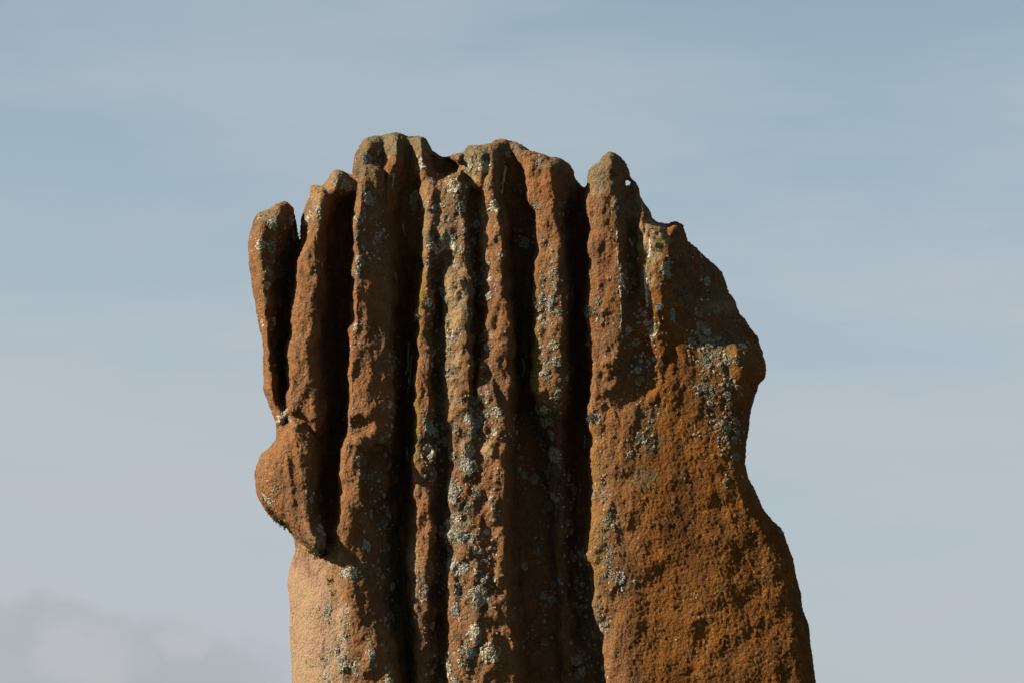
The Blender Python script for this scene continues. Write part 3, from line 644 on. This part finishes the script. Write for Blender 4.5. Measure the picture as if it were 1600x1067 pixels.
# tufts: fine fringed lichen hanging from edges, dark moss under the knob, pale threads caught in the grooves
def tube(V, F, pts, r0, r1, k=4):
    o = len(V); m = len(pts)
    for i, p in enumerate(pts):
        d = (pts[min(i+1, m-1)] - pts[max(i-1, 0)]).normalized()
        a = d.orthogonal().normalized(); b_ = d.cross(a); r = r0+(r1-r0)*i/(m-1)
        for j in range(k): V.append(p + (a*math.cos(6.283*j/k) + b_*math.sin(6.283*j/k))*r)
    for i in range(m-1):
        for j in range(k):
            jj = (j+1) % k
            F += [(o+i*k+j, o+i*k+jj, o+(i+1)*k+jj), (o+i*k+j, o+(i+1)*k+jj, o+(i+1)*k+j)]
def tuft(name, u, v, n, length, mat, direction, spread=.6, width=.0011, scatter=4):
    V, F = [], []
    for _ in range(n):
        h = BVH.ray_cast(CAMP, ray(u+rnd.uniform(-scatter, scatter), v+rnd.uniform(-scatter, scatter)))
        if h[0] is None: continue
        d = Vector(direction) + Vector((rnd.uniform(-1, 1), rnd.uniform(-1, 1), rnd.uniform(-1, 1)))*spread
        d.normalize(); L = length*rnd.uniform(.5, 1.2); pts = [h[0] - d*.002]
        for i in range(1, 4):
            pts.append(pts[-1] + (d + Vector((rnd.uniform(-.5, .5), rnd.uniform(-.5, .5), rnd.uniform(-.5, .5)))).normalized()*L/3)
        tube(V, F, pts, width, width*.5, 3)
    if F: add_mesh(name, V, F, mat, owner(u, v))['kind'] = 'stuff'
for u, v in [(420,794),(424,800),(431,808),(435,811),(448,822),(440,815)]: tuft('moss_tuft', u, v, 16, .011, MOSSM, (-.5, -.2, -.9), .6, .0013, 3)
for u, v in [(496,866),(488,858),(504,862)]: tuft('moss_tuft', u, v, 60, .007, MOSSM, (0, -1, -.3), .7, .0013, 6)
for u, v in [(516,908),(520,925)]: tuft('moss_tuft', u, v, 40, .006, MOSSM, (0, -1, 0), .7, .0012, 5)
for u, v in [(562,345),(653,495),(755,440),(920,655),(924,650),(918,540),(920,480),(918,490),(759,428),(1221,829),(466,368),(663,478),(921,690)]:
    tuft('beard_lichen', u, v, 34, .011, LICH[2], (-.5, -.7, -.1), .8, .0011, 4)
for pts in [[(629,352),(631,362),(634,368)],[(639,535),(637,560),(638,580)],[(643,555),(641,580),(640,600)],[(634,585),(640,565)],[(640,590),(636,615)],[(615,272),(613,295)],[(636,700),(637,718)],[(817,560),(820,575),(817,588)],[(914,520),(913,550)],[(914,680),(913,700)],[(618,428),(619,438)]]:
    V, F = [], []
    for k in range(3):
        ps = []
        for x, y in pts:
            h = BVH.ray_cast(CAMP, ray(x+rnd.uniform(-1.5, 1.5), y+rnd.uniform(-2, 2)))
            if h[0] is not None: ps.append(h[0] + (CAMP-h[0]).normalized()*.003)
        if len(ps) > 1: tube(V, F, ps, .0008, .0006, 4)
    if F: add_mesh('fibre_strand', V, F, FIBRE, owner(*pts[0]))

# ------------------------------------------------------------------ the knoll it stands on
GM, t, b = new_mat('rough_pasture')
P = t.nodes.new('ShaderNodeNewGeometry').outputs['Position']
gcol = mixc(t, ramp(t, noise(t, P, .9, 5, .6), .35, .65), (.038, .058, .016), (.085, .085, .030))
gcol = mixc(t, math_node(t, 'MULTIPLY', ramp(t, noise(t, P, 25, 4, .7), .45, .7), .6), gcol, (.110, .095, .045))
t.links.new(gcol, b.inputs['Base Color']); add_bump(t, b, [(noise(t, P, 30, 5, .7), .8, .05)])
def gz_at(r): return -.75*sstep(1.2, 6.5, r) - 9*sstep(8, 160, r) - 6*sstep(200, 3000, r)
rr = np.concatenate([[.05], np.linspace(.3, 8, 40), np.geomspace(9, 9000, 50)]); th = np.linspace(0, 2*np.pi, 97)[:-1]
Rg, Tg = np.meshgrid(rr, th, indexing='ij')
gx_, gy_ = Rg*np.cos(Tg), Rg*np.sin(Tg)
gz_ = gz_at(Rg) + .03*fbm(np.stack([gx_.ravel(), gy_.ravel(), 0*gx_.ravel()], 1)*1.3, 3).reshape(Rg.shape)
GV = np.stack([gx_.ravel(), gy_.ravel()+.08, gz_.ravel()], 1); n_t = len(th)
GF = [(i*n_t+j, (i+1)*n_t+j, (i+1)*n_t+(j+1) % n_t, i*n_t+(j+1) % n_t) for i in range(len(rr)-1) for j in range(n_t)]
GF = np.array(GF, np.int32)
g = mesh_from('ground', GV, GF, GM, None); g['kind'] = 'structure'
GR, t, b = new_mat('grass_blades')
P = t.nodes.new('ShaderNodeNewGeometry').outputs['Position']
t.links.new(mixc(t, ramp(t, noise(t, P, 6, 3, .6), .35, .65), (.045, .075, .018), (.120, .110, .040)), b.inputs['Base Color'])
nb = 14000; ang = RNG.uniform(0, 2*np.pi, nb); dist = .2 + 3.2*np.sqrt(RNG.uniform(0, 1, nb))
bx, by = dist*np.cos(ang), dist*np.sin(ang)+.08; bz = gz_at(dist) - .03
hh = RNG.uniform(.06, .20, nb); yaw = RNG.uniform(0, 6.28, nb); lx, ly = RNG.normal(0, .04, nb), RNG.normal(0, .04, nb)
wx, wy = np.cos(yaw)*.003, np.sin(yaw)*.003
BV = np.stack([np.stack([bx-wx, by-wy, bz], 1), np.stack([bx+wx, by+wy, bz], 1), np.stack([bx+lx, by+ly, bz+hh], 1)], 1).reshape(-1, 3)
gr = mesh_from('grass', BV, np.arange(nb*3).reshape(-1, 3), GR, None)
gr['kind'] = 'stuff'; gr['label'] = 'rough grass growing round the foot of the standing stone'; gr['category'] = 'grass'
